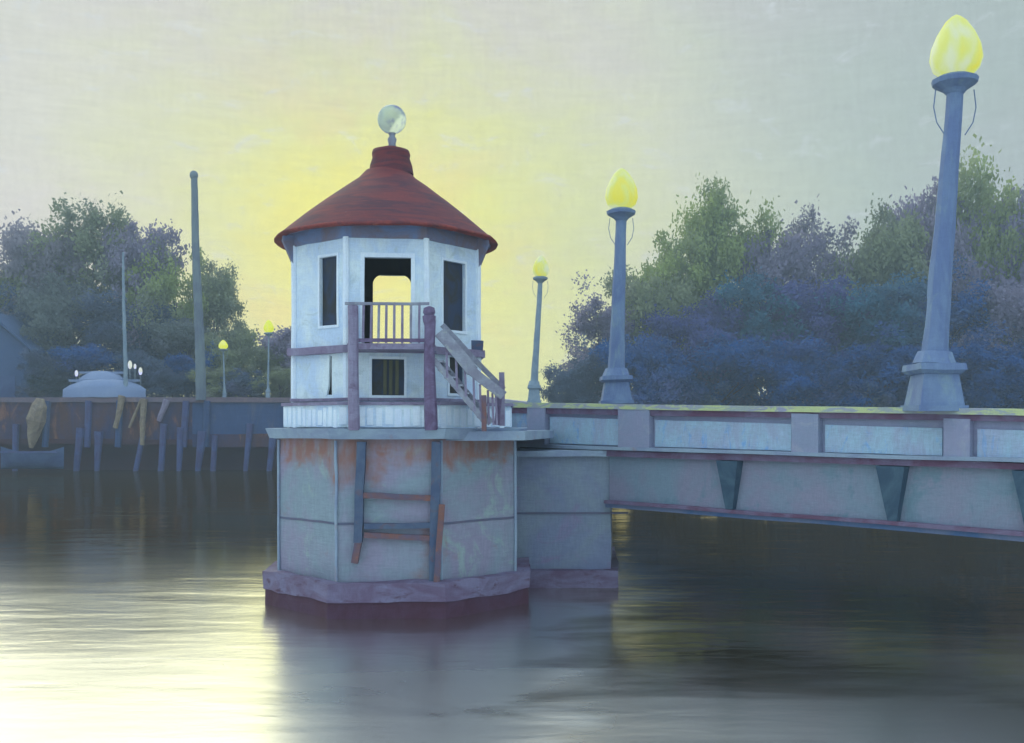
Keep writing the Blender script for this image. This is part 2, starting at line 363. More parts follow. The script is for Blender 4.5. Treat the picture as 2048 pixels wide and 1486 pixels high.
# joints and rust on the front faces (raised repair bands and stains on the concrete)
jb = MB().ring(octo(PCX, PCY, A-.05), octo(PCX, PCY, A+.012), 2.02, 2.07)
jb.build('construction_joint', M['joint'], pier, .016)
v8 = octo(PCX, PCY, A+.03)
for i in (7, 0, 6, 1):
    x, y = v8[i]; MB().tube((x, y, .75), (x, y, 3.9), .035, .035, 6).build('corner_strip', M['cap'], pier, .02)
# block that carries the end of the bridge
blk = thing('bridge_abutment', 'blue-violet concrete block between the eight-sided pier and the bridge span', 'abutment', (1.3, 28, 0))
def quad(px0, px1, yf, yb): return [((px0-1024)/F*yf, yf), ((px1-1024)/F*yf, yf), ((px1-1024)/F*yf+.5, yb), ((px0-1024)/F*yf-.9, yb)]
MB().prism(quad(1030, 1222, 26.3, 31), -1, 3.42).build('concrete_body', M['block'], blk, .02)
MB().prism(quad(1034, 1219, 26.27, 26.32), 1.9, 1.95).build('construction_joint', M['joint'], blk, .012)
MB().prism(quad(1022, 1229, 26.1, 31.2), 3.42, 3.57).build('cap_ledge', M['cap'], blk, .02)
MB().prism([(-.2, 25.95), ((1238-1024)/F*25.95, 25.95), (3.2, 31.2), (-.4, 31.2)], -.4, .45).build('fender', M['fender'], blk, .04)
# landing slab from the platform to the bridge
MB().prism([(PCX+1.2, 22.3), (P(1050, 0, 22.6).x, 22.6), (1.15, 27.2), (.2, 29.8), (-2, 29.5), (PCX+1.2, 27.5)], 3.90, 4.11).build('landing_slab', M['cap'], blk, .02)

# iron ladder on the pier front
lad = thing('pier_ladder', 'iron ladder of two rusty rails and rungs down the front of the pier', 'ladder', (P(795, 0, 21.8).x, 21.8, 0))
LY = 22.08
MB().beam(P(723, 884, LY), P(716, 1085, LY), .19, .14, (0, 1, 0)).build('rail', M['bluepost'], lad, .02)
MB().beam(P(717, 1080, LY), P(709, 1126, LY), .15, .12, (0, 1, 0)).build('rail_foot', M['rustpost'], lad, .02)
MB().beam(P(873, 884, LY), P(867, 1190, LY), .21, .14, (0, 1, 0)).build('rail', M['bluepost'], lad, .02)
MB().beam(P(885, 1008, LY-.1), P(871, 1186, LY-.1), .13, .08, (0, 1, 0)).build('rail_strap', M['rustpost'], lad, .02)
for y0, y1, mm in ((990, 996, 'rustpost'), (1053, 1050, 'bluepost'), (1070, 1076, 'rustpost')):
    MB().beam(P(728, y0, LY), P(862, y1, LY), .12, .11, (0, 1, 0)).build('rung', M[mm], lad, .018)
# low boarded fence around the platform
pf = thing('platform_fence', 'low white picket fence round the platform at the foot of the house', 'fence', (PCX, PCY, 4.17))
ow = octo(PCX, PCY, 2.74); k = 0
MB().ring(octo(PCX, PCY, 2.68), octo(PCX, PCY, 2.725), 4.20, 4.70).build('backing_board', M['white'], pf, .01)
MB().ring(octo(PCX, PCY, 2.66), octo(PCX, PCY, 2.78), 4.70, 4.775).build('top_rail', M['purplewood'], pf, .014)
pk = MB(); random.seed(2)
for i in range(8):
    a, b = Vector((*ow[i], 0)), Vector((*ow[(i+1) % 8], 0))
    if (a.x+b.x)/2 > PCX+2.3: pass
    L = (b-a).length; nb = int(L/.19); t = (b-a)/nb; nr = Vector((t.y, -t.x, 0)).normalized()
    for j in range(nb):
        wd = random.uniform(.55, .85); p = a+t*(j+.1); q = p+t*wd; z1 = random.uniform(4.58, 4.69)
        o2 = nr*.035; lo = random.uniform(4.18, 4.27)
        pk.hexa([(*(p)[:2], lo), (*(q)[:2], lo), (*(q-o2)[:2], lo), (*(p-o2)[:2], lo), (*p[:2], z1), (*q[:2], z1), (*(q-o2)[:2], z1), (*(p-o2)[:2], z1)])
pk.build('pickets', M['whiteedge'], pf, .008)

# ------------------------------------------------------------------ the tender house
HX, HY, HA, TH = P(775, 0, 25).x, 25.0, 2.2, R(6.5)
house = thing('tender_house', 'white eight-sided bridge tender house with a dark red bell-shaped roof, on the pier', 'tower', (HX, HY, 4.17))
def facet(i):
    """centre, tangent (to the right seen from outside), outward normal of facet i; 0 = front"""
    an = -math.pi/2+TH+i*math.pi/4; nr = Vector((math.cos(an), math.sin(an), 0)); t = Vector((-nr.y, nr.x, 0))
    return Vector((HX, HY, 0))+nr*HA, t, nr
HW = HA*math.tan(math.pi/8)
openings = {0: [(-.50, .56, 6.12, 8.09), (-.33, .40, 4.93, 5.76)],
            7: [(.02, .62, 6.56, 8.15), (.22, .42, 4.95, 5.85)],
            1: [(-.36, .42, 6.50, 8.12), (-.14, .42, 5.0, 5.86)],
            4: [(-.62, .42, 6.2, 8.32)]}
def grid_wall(mb, C, t, nr, u0, u1, z0, z1, ops, off, th):
    us = sorted({u0, u1, *[o[0] for o in ops], *[o[1] for o in ops]}); zs = sorted({z0, z1, *[o[2] for o in ops], *[o[3] for o in ops]})
    solid = lambda i, j: 0 <= i < len(us)-1 and 0 <= j < len(zs)-1 and not any(o[0] < (us[i]+us[i+1])/2 < o[1] and o[2] < (zs[j]+zs[j+1])/2 < o[3] for o in ops)
    pt = lambda u, z, d: C+t*u+nr*(off-d)+Vector((0, 0, z))
    for i in range(len(us)-1):
        for j in range(len(zs)-1):
            if not solid(i, j): continue
            a, b, c_, d_ = us[i], us[i+1], zs[j], zs[j+1]
            mb.add([pt(a, c_, 0), pt(b, c_, 0), pt(b, d_, 0), pt(a, d_, 0)], [(0, 1, 2, 3)])
            mb.add([pt(a, c_, th), pt(b, c_, th), pt(b, d_, th), pt(a, d_, th)], [(3, 2, 1, 0)])
            for (di, dj, p, q) in ((-1, 0, (a, c_), (a, d_)), (1, 0, (b, c_), (b, d_)), (0, -1, (a, c_), (b, c_)), (0, 1, (a, d_), (b, d_))):
                if not solid(i+di, j+dj): mb.add([pt(*p, 0), pt(*q, 0), pt(*q, th), pt(*p, th)], [(0, 1, 2, 3)])
wall = MB(); dark_lining = MB()
for i in range(8):
    C, t, nr = facet(i)
    grid_wall(wall, C, t, nr, -HW, HW, 4.17, 9.12, openings.get(i, []), 0, .12)
    w2 = HW-.06
    grid_wall(dark_lining, C, t, nr, -w2, w2, 4.17, 9.0, openings.get(i, []), -.125, .03)
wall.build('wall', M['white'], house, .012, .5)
dark_lining.build('added_dark_lining', M['dark'], house)  # added layer, painted dark so the room behind the doorway looks unlit
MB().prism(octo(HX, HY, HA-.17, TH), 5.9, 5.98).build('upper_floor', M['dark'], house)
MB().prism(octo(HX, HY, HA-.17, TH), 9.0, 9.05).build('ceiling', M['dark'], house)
cb_ = MB()
for x, y in octo(HX, HY, HA+.005, TH): cb_.tube((x, y, 4.2), (x, y, 8.54), .075, .075, 8)
cb_.build('corner_board', M['whiteedge'], house, .018)
MB().ring(octo(HX, HY, HA-.02, TH), octo(HX, HY, HA+.17, TH), 5.90, 6.07).build('belt_trim', M['purplewood'], house, .02)
MB().ring(octo(HX, HY, HA-.02, TH), octo(HX, HY, HA+.10, TH), 4.80, 4.87).build('base_trim', M['purplewood'], house, .02)
# end of the belt trim, sticking out on the right
pe = P(958, 690, 24.3)
MB().beam(pe-Vector((.28, 0, 0)), pe+Vector((.1, 0, -.02)), .3, .24).build('belt_trim_end', M['bluepost'], house, .03)
def frame(i, o, parent, pane='glass', fw=.06):
    C, t, nr = facet(i); u0, u1, z0, z1 = o
    fb = MB(); pt = lambda u, z, d: C+t*u+nr*d+Vector((0, 0, z))
    for a, b, c_, d_ in ((u0-fw, u0, z0-fw, z1+fw), (u1, u1+fw, z0-fw, z1+fw), (u0, u1, z1, z1+fw), (u0, u1, z0-fw, z0)):
        fb.hexa([pt(a, c_, -.05), pt(b, c_, -.05), pt(b, c_, .03), pt(a, c_, .03), pt(a, d_, -.05), pt(b, d_, -.05), pt(b, d_, .03), pt(a, d_, .03)])
    fo = fb.build('window', M['whiteedge'], parent, .01)
    if pane:
        pb = MB(); pb.hexa([pt(u0, z0, -.10), pt(u1, z0, -.10), pt(u1, z0, -.07), pt(u0, z0, -.07), pt(u0, z1, -.10), pt(u1, z1, -.10), pt(u1, z1, -.07), pt(u0, z1, -.07)])
        pb.build('pane', M[pane], fo)
    return fo
wn = frame(7, openings[7][0], house); C, t, nr = facet(7)
w1 = frame(1, openings[1][0], house)
w2_ = frame(1, openings[1][1], house)
wl = frame(0, openings[0][1], house)
C, t, nr = facet(0)
for u in (-.03, .10, .24):
    q = C+t*u-nr*.06; MB().beam(q+Vector((0, 0, 4.95)), q+Vector((0, 0, 5.74)), .075, .02, nr).build('curtain', M['curtain'], wl, .01)
# narrow window left below: a leaning shutter leaves a wedge of dark
C, t, nr = facet(7); o = openings[7][1]
pt = lambda u, z, d: C+t*u+nr*d+Vector((0, 0, z))
sw = MB(); sw.hexa([pt(.22, 4.95, -.1), pt(.42, 4.95, -.1), pt(.42, 4.95, -.07), pt(.22, 4.95, -.07), pt(.22, 5.85, -.1), pt(.42, 5.85, -.1), pt(.42, 5.85, -.07), pt(.22, 5.85, -.07)])
sl = sw.build('narrow_window', M['glass'], house)
MB().add([pt(.19, 4.93, -.03), pt(.265, 4.93, -.03), pt(.33, 5.15, -.03), pt(.365, 5.87, -.03), pt(.19, 5.87, -.03),
          pt(.19, 4.93, .02), pt(.265, 4.93, .02), pt(.33, 5.15, .02), pt(.365, 5.87, .02), pt(.19, 5.87, .02)],
         [(4, 3, 2, 1, 0), (5, 6, 7, 8, 9), (0, 1, 6, 5), (1, 2, 7, 6), (2, 3, 8, 7), (3, 4, 9, 8), (4, 0, 5, 9)]).build('shutter', M['white'], sl)
# doorway
C, t, nr = facet(0); o = openings[0][0]; pt = lambda u, z, d: C+t*u+nr*d+Vector((0, 0, z)); db = MB()
for a, b, c_, d_ in ((o[0]-.09, o[0], 6.1, 8.19), (o[1], o[1]+.09, 6.1, 8.19), (o[0], o[1], 8.09, 8.19)):
    db.hexa([pt(a, c_, -.05), pt(b, c_, -.05), pt(b, c_, .035), pt(a, c_, .035), pt(a, d_, -.05), pt(b, d_, -.05), pt(b, d_, .035), pt(a, d_, .035)])
db.build('door_frame', M['whiteedge'], house, .01)
# brackets of the rear window: its rounded head
C, t, nr = facet(4); o = openings[4][0]
for s, u in ((1, o[0]), (-1, o[1])):
    ptb = lambda uu, z, d: C+t*uu+nr*d+Vector((0, 0, z))
    hb = MB(); pts = [(u, 8.33)]+[(u+s*.28*(1-math.cos(q)), 8.33-.28*(1-math.sin(q))) for q in [math.pi/2*(1-k/5) for k in range(6)]][::1]
    front = [ptb(a, b, -.19) for a, b in pts]; back = [ptb(a, b, -.16) for a, b in pts]; nn = len(pts)
    hb.add(front+back, [tuple(range(nn)), tuple(range(2*nn-1, nn-1, -1))]+[(i, (i+1) % nn, nn+(i+1) % nn, nn+i) for i in range(nn)])
    hb.build('arched_head', M['dark'], house)
# roof
prof = [(2.74, 8.80), (2.50, 9.02), (2.05, 9.41), (1.55, 9.80), (1.05, 10.16), (.72, 10.41), (.55, 10.60)]
roof = MB().lathe(prof, 40, (HX, HY, 0), False).build('roof', M['roof'], house, .022, .5, True)
MB().lathe([(2.60, 8.75), (2.765, 8.755), (2.775, 8.79), (2.72, 8.84)], 40, (HX, HY, 0), False).build('eave_edge', M['roofedge'], roof, .03, .3, True)
MB().lathe([(2.72, 8.76), (2.45, 8.80), (2.12, 8.92)], 40, (HX, HY, 0), False).build('soffit', M['soffit'], roof, .012, .5, True)
for i in range(8):
    an = -math.pi/2+TH+math.pi/8+i*math.pi/4; d = Vector((math.cos(an), math.sin(an), 0)); c0 = Vector((HX, HY, 0))
    if abs(math.cos(an)) < .8: continue
    br_ = MB(); r0 = HA/math.cos(math.pi/8)
    a = c0+d*r0; b = c0+d*2.66; tt = Vector((-d.y, d.x, 0))*.06
    br_.add([a-tt+Vector((0, 0, 8.0)), a+tt+Vector((0, 0, 8.0)), b+tt+Vector((0, 0, 8.62)), b-tt+Vector((0, 0, 8.62)), a-tt+Vector((0, 0, 8.85)), a+tt+Vector((0, 0, 8.85)), b+tt+Vector((0, 0, 8.8)), b-tt+Vector((0, 0, 8.8))],
            [(0, 1, 2, 3), (7, 6, 5, 4), (0, 4, 5, 1), (3, 2, 6, 7), (0, 3, 7, 4), (1, 5, 6, 2)])
    br_.build('eave_bracket', M['soffit'], house, .015)
MB().ring(octo(HX, HY, HA-.02, TH), octo(HX, HY, HA+.045, TH), 8.52, 9.0).build('frieze', M['soffit'], house, .03)
MB().lathe([(.56, 10.53), (.53, 10.75), (.47, 10.95), (.49, 11.04), (.46, 11.13), (.25, 11.20), (.05, 11.22)], 20, (HX+.09, HY, 0), False).build('cupola', M['roof'], roof, .02, .3, True)
fx = HX+.11
fin = MB().lathe([(.13, 11.18), (.09, 11.3), (.12, 11.42), (.07, 11.5), (.10, 11.58)], 12, (fx, HY, 0)).build('finial', M['greywood'], house, .01, .3, True)
MB().lathe([(.36*math.sin(math.pi*k/12)+.002, 11.92-.36*math.cos(math.pi*k/12)) for k in range(13)], 24, (fx, HY, 0)).build('ball', M['ball'], fin, smooth=True)
# balcony
BY = 21.97
yb = facet(0)[0].y+.05
xl, xr = P(695, 0, BY).x, P(868, 0, BY).x
bal = MB().box(xl, xr, BY-.05, yb, 5.92, 6.05).build('balcony_floor', M['purplewood'], house, .015)
MB().tube(P(706, 612, BY-.06), P(708, 860, BY-.06), .115, .125, 8).build('post', M['purplewood'], house, .02)
rp = MB().tube(P(861, 640, BY-.06), P(859, 705, BY-.06), .125, .12, 8).tube(P(859, 700, BY-.06), P(862, 860, BY-.06), .12, .15, 8)
rp.build('post', M['darkwood'], house, .02)
MB().lathe([(.10, 6.40), (.14, 6.52), (.15, 6.62), (.11, 6.64), (.14, 6.70), (.12, 6.80), (.02, 6.84)], 10, (P(859, 0, BY).x, BY-.06, .03)).build('post_cap', M['darkwood'], house, .01)
MB().beam((xl-.05, BY, 6.93), (xr-.1, BY, 6.93), .07, .06).build('balcony_handrail', M['greywood'], house, .012)
MB().beam((xl+.03, BY, 6.93), (xl+.03, yb, 6.93), .06, .06).build('balcony_handrail', M['greywood'], house, .012)
MB().beam((xl+.03, BY, 6.12), (xr, BY, 6.12), .06, .08).build('balcony_bottom_rail', M['darkwood'], house, .012)
for px in (726, 742, 757, 772, 788, 804, 821, 838):
    MB().beam(P(px, 0, BY)*Vector((1, 1, 0)).length/ P(px, 0, BY)*Vector((1, 1, 0)).length if False else Vector((P(px, 0, BY).x, BY, 6.06)), Vector((P(px, 0, BY).x+.01, BY, 6.92)), .05, .05, (0, 1, 0)).build('baluster', M['greywood' if px % 2 else 'purplewood'], house, .012)
for k in range(3):
    y = BY+.25+.28*k; MB().beam((xl+.03, y, 6.06), (xl+.03, y, 6.92), .04, .04, (0, 1, 0)).build('baluster', M['greywood'], house)

# ------------------------------------------------------------------ stairs from the balcony down to the landing
st = thing('stairs', 'grey wooden stairs slanting down from the balcony to the landing beside the bridge', 'stairs', (P(960, 0, 22.2).x, 22.2, 4.11))
SY0, SY1 = 21.97, 22.7
a, b = P(868, 720, SY0), P(972, 846, SY0)
MB().beam(a, b, .07, .13, (0, 0, 1)).build('stringer', M['greywood'], st, .015)
off = Vector((.1, SY1-SY0, .0))
MB().beam(a+off, b+off, .07, .16).build('stringer', M['greywood'], st, .015)
nst = 8
for k in range(nst):
    p = a.lerp(b, (k+.5)/nst)+Vector((0, 0, .05))
    MB().box(p.x-.13, p.x+.13, SY0-.02, SY1+.02, p.z-.02, p.z+.02).build('tread', M['greywood'], st, .006)
h0, h1 = P(880, 664, SY0-.05), P(1008, 792, SY0-.05)
mid = P(945, 742, SY0-.05)
hb = MB().beam(h0, mid, .10, .26).beam(mid+Vector((-.03, 0, .02)), h1, .10, .20)
hb.build('handrail', M['greywood'], st, .03, .25)
MB().beam(P(884, 650, SY1+.1), P(1006, 778, SY1+.1), .07, .12).build('handrail', M['greywood'], st, .02)
MB().beam(P(1003, 745, SY1+.1), P(1004, 852, SY1+.1), .12, .12, (0, 1, 0)).build('newel_post', M['purplewood'], st, .015)
MB().beam(P(968, 790, SY0-.06), P(968, 862, SY0-.06), .11, .11, (0, 1, 0)).build('newel_post', M['rustpost'], st, .015)
MB().beam(P(1000, 790, SY0+.2), P(994, 850, SY0+.2), .12, .12, (0, 1, 0)).build('newel_post', M['darkwood'], st, .015)
for px, yt, yb_ in ((893, 690, 756), (912, 715, 778), (930, 735, 800), (947, 755, 822), (960, 768, 835), (976, 780, 848), (985, 786, 850), (992, 790, 850)):
    MB().beam(P(px, yt, SY0-.01), P(px+2, yb_, SY0-.01), .05, .05, (0, 1, 0)).build('baluster', M['purplewood'], st, .012)

# ------------------------------------------------------------------ bridge
def NL(px):                       # a point of the near edge under a pixel column
    k = (px-1024)/F; Y = 26.52/(.92+k); return Vector((k*Y, Y, 0))
nA, nB = NL(1240), NL(2048)
dirn = (nB-nA).normalized(); nrm = Vector((dirn.y, -dirn.x, 0))      # towards the viewer
def zat(p, py_a, py_b):           # height of a line given by its rows at x=1240 and x=2048
    za = EYE+(HZ-py_a)/F*nA.y; zb = EYE+(HZ-py_b)/F*nB.y
    s = (p-nA).dot(dirn)/(nB-nA).length; return za+(zb-za)*max(-.5, min(s, 1.6))
END = nB+dirn*14
P1 = NL(985)
def strip(mb, p, q, rows_lo, rows_hi, d0, d1):
    """beam along the near edge between p and q, from offset d0 to d1 towards the viewer"""
    vs = []
    for rows in (rows_lo, rows_hi):
        vs += [Vector((*(p+nrm*d1)[:2], zat(p, *rows))), Vector((*(q+nrm*d1)[:2], zat(q, *rows))), Vector((*(q+nrm*d0)[:2], zat(q, *rows))), Vector((*(p+nrm*d0)[:2], zat(p, *rows)))]
    mb.hexa(vs); return mb
bridge = thing('road_bridge', 'long low blue-grey road bridge with panelled parapet running off to the right', 'bridge', (6, 22, 2.2))
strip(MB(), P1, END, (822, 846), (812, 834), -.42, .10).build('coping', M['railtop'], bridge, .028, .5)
strip(MB(), P1, END, (833, 856), (822, 846), -.36, .03).build('coping_moulding', M['maroon'], bridge, .025, .5)
strip(MB(), P1, END, (895, 921), (833, 856), -.30, -.10).build('parapet_wall', M['rail'], bridge, .01, .6)
strip(MB(), P1, END, (901, 928), (894.5, 920), -.40, .12).build('parapet_base', M['cap'], bridge, .028, .5)
gA = NL(1212)
strip(MB(), gA, END, (913, 940), (901.5, 928.5), -.40, .02).build('painted_shadow_strip', M['maroon'], bridge, .025, .5)  # dark strip standing in for the shadow line below the parapet
strip(MB(), gA, END, (1003, 1064), (913, 940), -.45, -.14).build('girder', M['girder'], bridge, .01, .7)
strip(MB(), gA, END, (1009, 1071), (1002.5, 1063), -.48, .06).build('girder_flange', M['maroon'], bridge, .025, .5)
strip(MB(), gA, END, (1017, 1082), (1009.5, 1071.5), -.46, .0).build('girder_bottom_plate', M['blueline'], bridge, .025, .5)
posts = [(1058, 1093), (1240, 1302), (1586, 1640), (1890, 1943)]
xx = [(NL(a), NL(b)) for a, b in posts]
# further posts beyond the frame, same rhythm
step = 3.05
for k in range(1, 4):
    p = xx[3][0]+dirn*(step*k); xx.append((p, p+dirn*.55))
pw = MB()
for p, q in xx:
    pb = strip(MB(), p, q, (897, 923), (815, 842), -.44, .08); pb.build('parapet_post', M['rail'], bridge, .012, .4)
prev = P1+dirn*.1
for k, (p, q) in enumerate(xx):
    L = (p-prev).length
    a = prev+dirn*.10; b = p-dirn*.07
    if k: strip(MB(), a, b, (891, 917), (838, 861), -.10, -.03).build('parapet_panel', M['panel'], bridge, .012, .4)
    else: strip(MB(), a, b, (889, 915), (826, 850), -.10, -.03).build('parapet_panel', M['panel'], bridge, .012, .4)
    prev = q
brx = [NL(1458), NL(1784), NL(2062)]
for k in range(1, 4): brx.append(brx[2]+dirn*3.0*k)
for p in brx:
    wt, wb = .30, .10
    vs = []
    for (hw, rows, d) in ((wb, (1002, 1062), .0), (wt, (914, 941), .10)):
        a, b = p-dirn*hw, p+dirn*hw; 
        for q, dd in ((a, d), (b, d), (b, -.14), (a, -.14)): vs.append(Vector((*(q+nrm*dd)[:2], zat(q, *rows))))
    MB().hexa(vs).build('bracket', M['bracket'], bridge, .01)
# deck, far parapet, underside
BW = 6.0
E0 = NL(1000); far = lambda p, o=0: p-nrm*(BW+o)
def poly3(mb, pts, zs0, zs1):
    n = len(pts); mb.add([(p.x, p.y, z) for p, z in zip(pts, zs0)]+[(p.x, p.y, z) for p, z in zip(pts, zs1)],
        [tuple(range(n-1, -1, -1)), tuple(range(n, 2*n))]+[(i, (i+1) % n, n+(i+1) % n, n+i) for i in range(n)]); return mb
fr = lambda p: zat(p, 905, 931)
A0, B0 = E0-nrm*.45, END-nrm*.45; C0, D0 = far(END), P(1262, 0, 32.4); D0.z = 0
deckp = [A0, B0, C0, D0]
zt = [fr(E0)+.12, fr(END)+.12, fr(END)+.12, 3.95]
poly3(MB(), deckp, [z-.45 for z in zt], zt).build('deck', M['road'], bridge)
gm = MB()
for k in (.25, .5, .75, .97):
    a = gA-nrm*(.5+k*5.2); b = END-nrm*(.5+k*5.2); gm.hexa([Vector((*(v)[:2], z)) for z, L in ((2.35, 0), (3.1, 0)) for v in (a+nrm*.12, b+nrm*.12, b-nrm*.12, a-nrm*.12)])
gm.build('inner_girders', M['bracket'], bridge)
# far parapet
fp = MB(); a, b = D0, C0; za, zb = 4.72, 4.2
dd = (b-a).normalized(); nn = Vector((dd.y, -dd.x, 0))*.15
fp.hexa([Vector((*v[:2], z)) for v, z in ((a+nn, 3.6), (b+nn, 3.3), (b-nn, 3.3), (a-nn, 3.6), (a+nn, za), (b+nn, zb), (b-nn, zb), (a-nn, za))])
fp.build('far_parapet', M['rail'], bridge, .02, .8)
# two river piers under the road bridge beyond the frame and the bank abutment
MB().prism([(END.x-1.0, END.y-1.2), (END.x+3, END.y+1), (END.x+3, END.y+9), (END.x-2.5, END.y+5)], -1, 2.4).build('bank_pier', M['block'], bridge, .02, .8)

# second span, running straight back behind the house
sp = thing('back_bridge', 'narrower bridge span running back to the far bank behind the white house', 'bridge', (-2, 55, 4))
Lp = [Vector((-.6, 28.6, 0)), Vector((-4.3, 53, 0)), Vector((-13.5, 98.5, 0))]
Rp = [Vector((3.75, 32.2, 0)), Vector((1.45, 53, 0)), Vector((-4.6, 98.5, 0))]
zd = [3.95, 4.55, 6.45]
dk = MB()
for k in range(2):
    vs = [Vector((Lp[k].x, Lp[k].y, zd[k]-.5)), Vector((Rp[k].x, Rp[k].y, zd[k]-.5)), Vector((Rp[k+1].x, Rp[k+1].y, zd[k+1]-.5)), Vector((Lp[k+1].x, Lp[k+1].y, zd[k+1]-.5))]
    dk.hexa(vs+[v+Vector((0, 0, .5)) for v in vs])
dk.build('deck', M['road'], sp)
for L in (Lp, Rp):
    pm = MB()
    for k in range(2):
        hw = Vector((.14, 0, 0))
        vs = [Vector((*p[:2], z)) for p, z in ((L[k]-hw, zd[k]), (L[k]+hw, zd[k]), (L[k+1]+hw, zd[k+1]), (L[k+1]-hw, zd[k+1]))]
        pm.hexa(vs+[v+Vector((0, 0, .85)) for v in vs])
    pm.build('parapet', M['rail'], sp, .02, .9)
for yy, x in ((46, -1.0), (62, -3.2), (79, -6.5)):
    MB().box(x-2.0, x+2.0, yy-.7, yy+.7, -1, 3.98).build('river_pier', M['block'], sp, .02, .9)
# deck plate joining both spans and the landing
poly3(MB(), [Vector((-.6, 28.55, 0)), NL(1010)-nrm*.5, Vector((3.7, 32.1, 0))], [3.5]*3, [3.94]*3).build('joint_slab', M['cap'], sp)

# ------------------------------------------------------------------ street lamps
def lamp(px0, py0, px1, py1, Y, label, w=1.0, farmat=False, group='tall acorn lamps on the bridge', globe='globe', pw=.5, loc=None):
    """base centre pixel and globe-top pixel at depth Y"""
    b = loc if loc is not None else P(px0, py0, Y); t = P(px1, py1, Y); H = t.z-b.z; lean = t.x-b.x
    L = thing('street_lamp', label, 'street lamp', b, group); mt = M['lampfar' if farmat else 'lamp']
    X = lambda z: b+Vector((lean*max(0, (z/H-.12)/.88), 0, z))
    ph = .118*H; s = w
    pp = MB()
    for (z0, z1, r0, r1) in ((0, .12*ph, .56, .56), (.12*ph, .78*ph, .50, .40), (.78*ph, .86*ph, .44, .54), (.86*ph, ph, .54, .52)):
        r0 *= s*pw*1.7; r1 *= s*pw*1.7
        pp.prism([(b.x+c1*r0, b.y+c2*r0) for c1, c2 in ((-1, -1), (1, -1), (1, 1), (-1, 1))], b.z+z0, b.z+z1, [(b.x+c1*r1, b.y+c2*r1) for c1, c2 in ((-1, -1), (1, -1), (1, 1), (-1, 1))])
    pp.build('pedestal', mt, L, .025, .3, origin=b if False else None)
    gh = 1.22*s*H/7.86; ch = .36*s*H/7.86; zt = H-gh-ch
    pb = MB(); n = 9; ks = 7
    for k in range(ks):
        z0 = ph+(zt-ph)*k/ks; z1 = ph+(zt-ph)*(k+1)/ks
        r = lambda z: s*(.31-.13*((z-ph)/(zt-ph))**.7)*(pw*1.75)
        pb.tube(X(z0), X(z1+.01), r(z0), r(z1), 10)
    pb.tube(X(ph), X(ph+.25), .42*s*pw*2, .33*s*pw*2, 10)
    pb.build('post', mt, L, .02, .4)
    c = X(zt)
    cap = MB().lathe([(.16*s, 0), (.24*s, ch*.25), (.42*s, ch*.55), (.44*s, ch*.8), (.30*s, ch)], 14, c)
    cap.build('capital', mt, L, .02, .3)
    if w > .8:
        for sx in (-1, 1):
            bk = MB()
            pts = [c+Vector((sx*x, 0, z)) for x, z in ((.38, .1), (.42, -.25), (.36, -.55), (.2, -.8))]
            for i in range(3): bk.tube(pts[i], pts[i+1], .012, .012, 5)
            bk.build('scroll_bracket', mt, L)
    c = X(zt+ch)
    gp = [(.27, 0), (.43, .14), (.49, .34), (.46, .58), (.35, .84), (.20, 1.08), (.09, 1.18), (.02, 1.22)]
    MB().lathe([(r*s*(gh/1.22/s)**.2, z*gh/1.22) for r, z in gp], 18, c).build('globe', M[globe], L, .02, .2, True)
    return L
q = NL(1868)
lamp(1868, 822, 1922, 30, q.y, 'largest lamp, blue post and big yellow flame-shaped globe, nearest on the bridge at right', 1.0)
lamp(1232, 808, 1246, 336, 33.3, 'middle-sized lamp with yellow flame-shaped globe above the second parapet post', 1.12)
lamp(1068, 806, 1084, 511, 53, 'smallest lit bridge lamp, pale thin post just right of the stairs', .92, True, pw=.42)
lamp(536, 800, 538, 640, 93, 'far shore lamp with lime globe just left of the white house', 1.0, True, 'small lit lamps on the far wharf', 'globefar', .22)
lamp(449, 800, 446, 680, 93, 'shorter far shore lamp with small lime globe, right of the tall pole', .95, True, 'small lit lamps on the far wharf', 'globefar', .22)

# ------------------------------------------------------------------ far wharf on the left
WY = 92.0; zt = P(0, 795, WY).z
wh = thing('wharf', 'long dark timber wharf on blue piles along the far shore at left', 'wharf', (-35, WY, 0))
xL = -62; xR = P(600, 0, WY).x-.0+6
MB().box(xL, xR, WY-.25, WY+6, zt-.45, zt).build('deck', M['wharftop'], wh, .08, 1.5, freq=.4)
MB().box(xL, P(385, 0, WY).x, WY, WY+.4, 2.9, zt-.45).build('timber_face', M['wharf'], wh, .10, 1.5, freq=.4)
MB().box(P(385, 0, WY).x, xR, WY-.02, WY+.4, 3.4, zt-.45).build('blue_boarding', M['wharfblue'], wh, .10, 1.5, freq=.4)
MB().box(P(385, 0, WY).x, xR, WY-.1, WY+.4, 2.2, 3.4).build('lower_boarding', M['wharf'], wh, .10, 1.5, freq=.4)
MB().box(xL, xR, WY+2.4, WY+2.8, -1, 3.6).build('back_wall', M['wharfdark'], wh)
MB().box(xL, xR, WY-.1, WY+.5, 2.5, 2.95).build('waling', M['wharfdark'], wh, .10, 1.5, freq=.4)
for k, px in enumerate((-60, 30, 155, 200, 275, 320, 360, 400, 432, 490, 540, 590)):
    p = P(px, 0, WY-.3); MB().tube((p.x+[.4, .1, .25, -.1, .5][k % 5], p.y, 3.3+(k*7 % 4)*.35), (p.x-[.3, .0, .15, .3][k % 4], p.y, -.5), .26+.06*(k*5 % 4), .20+.04*(k % 3), 8).build('pile', M['pile'], wh, .05, 1.2, freq=.5)
for k, px in enumerate((-30, 95, 178, 240, 372, 415)):
    p = P(px, 0, WY-.12); MB().tube((p.x, p.y, zt-.3), (p.x-.2, p.y, 2.2), .34, .3, 8).build('fender_post', M['wharfblue' if k % 2 else 'pile'], wh, .05, 1.2, freq=.5)
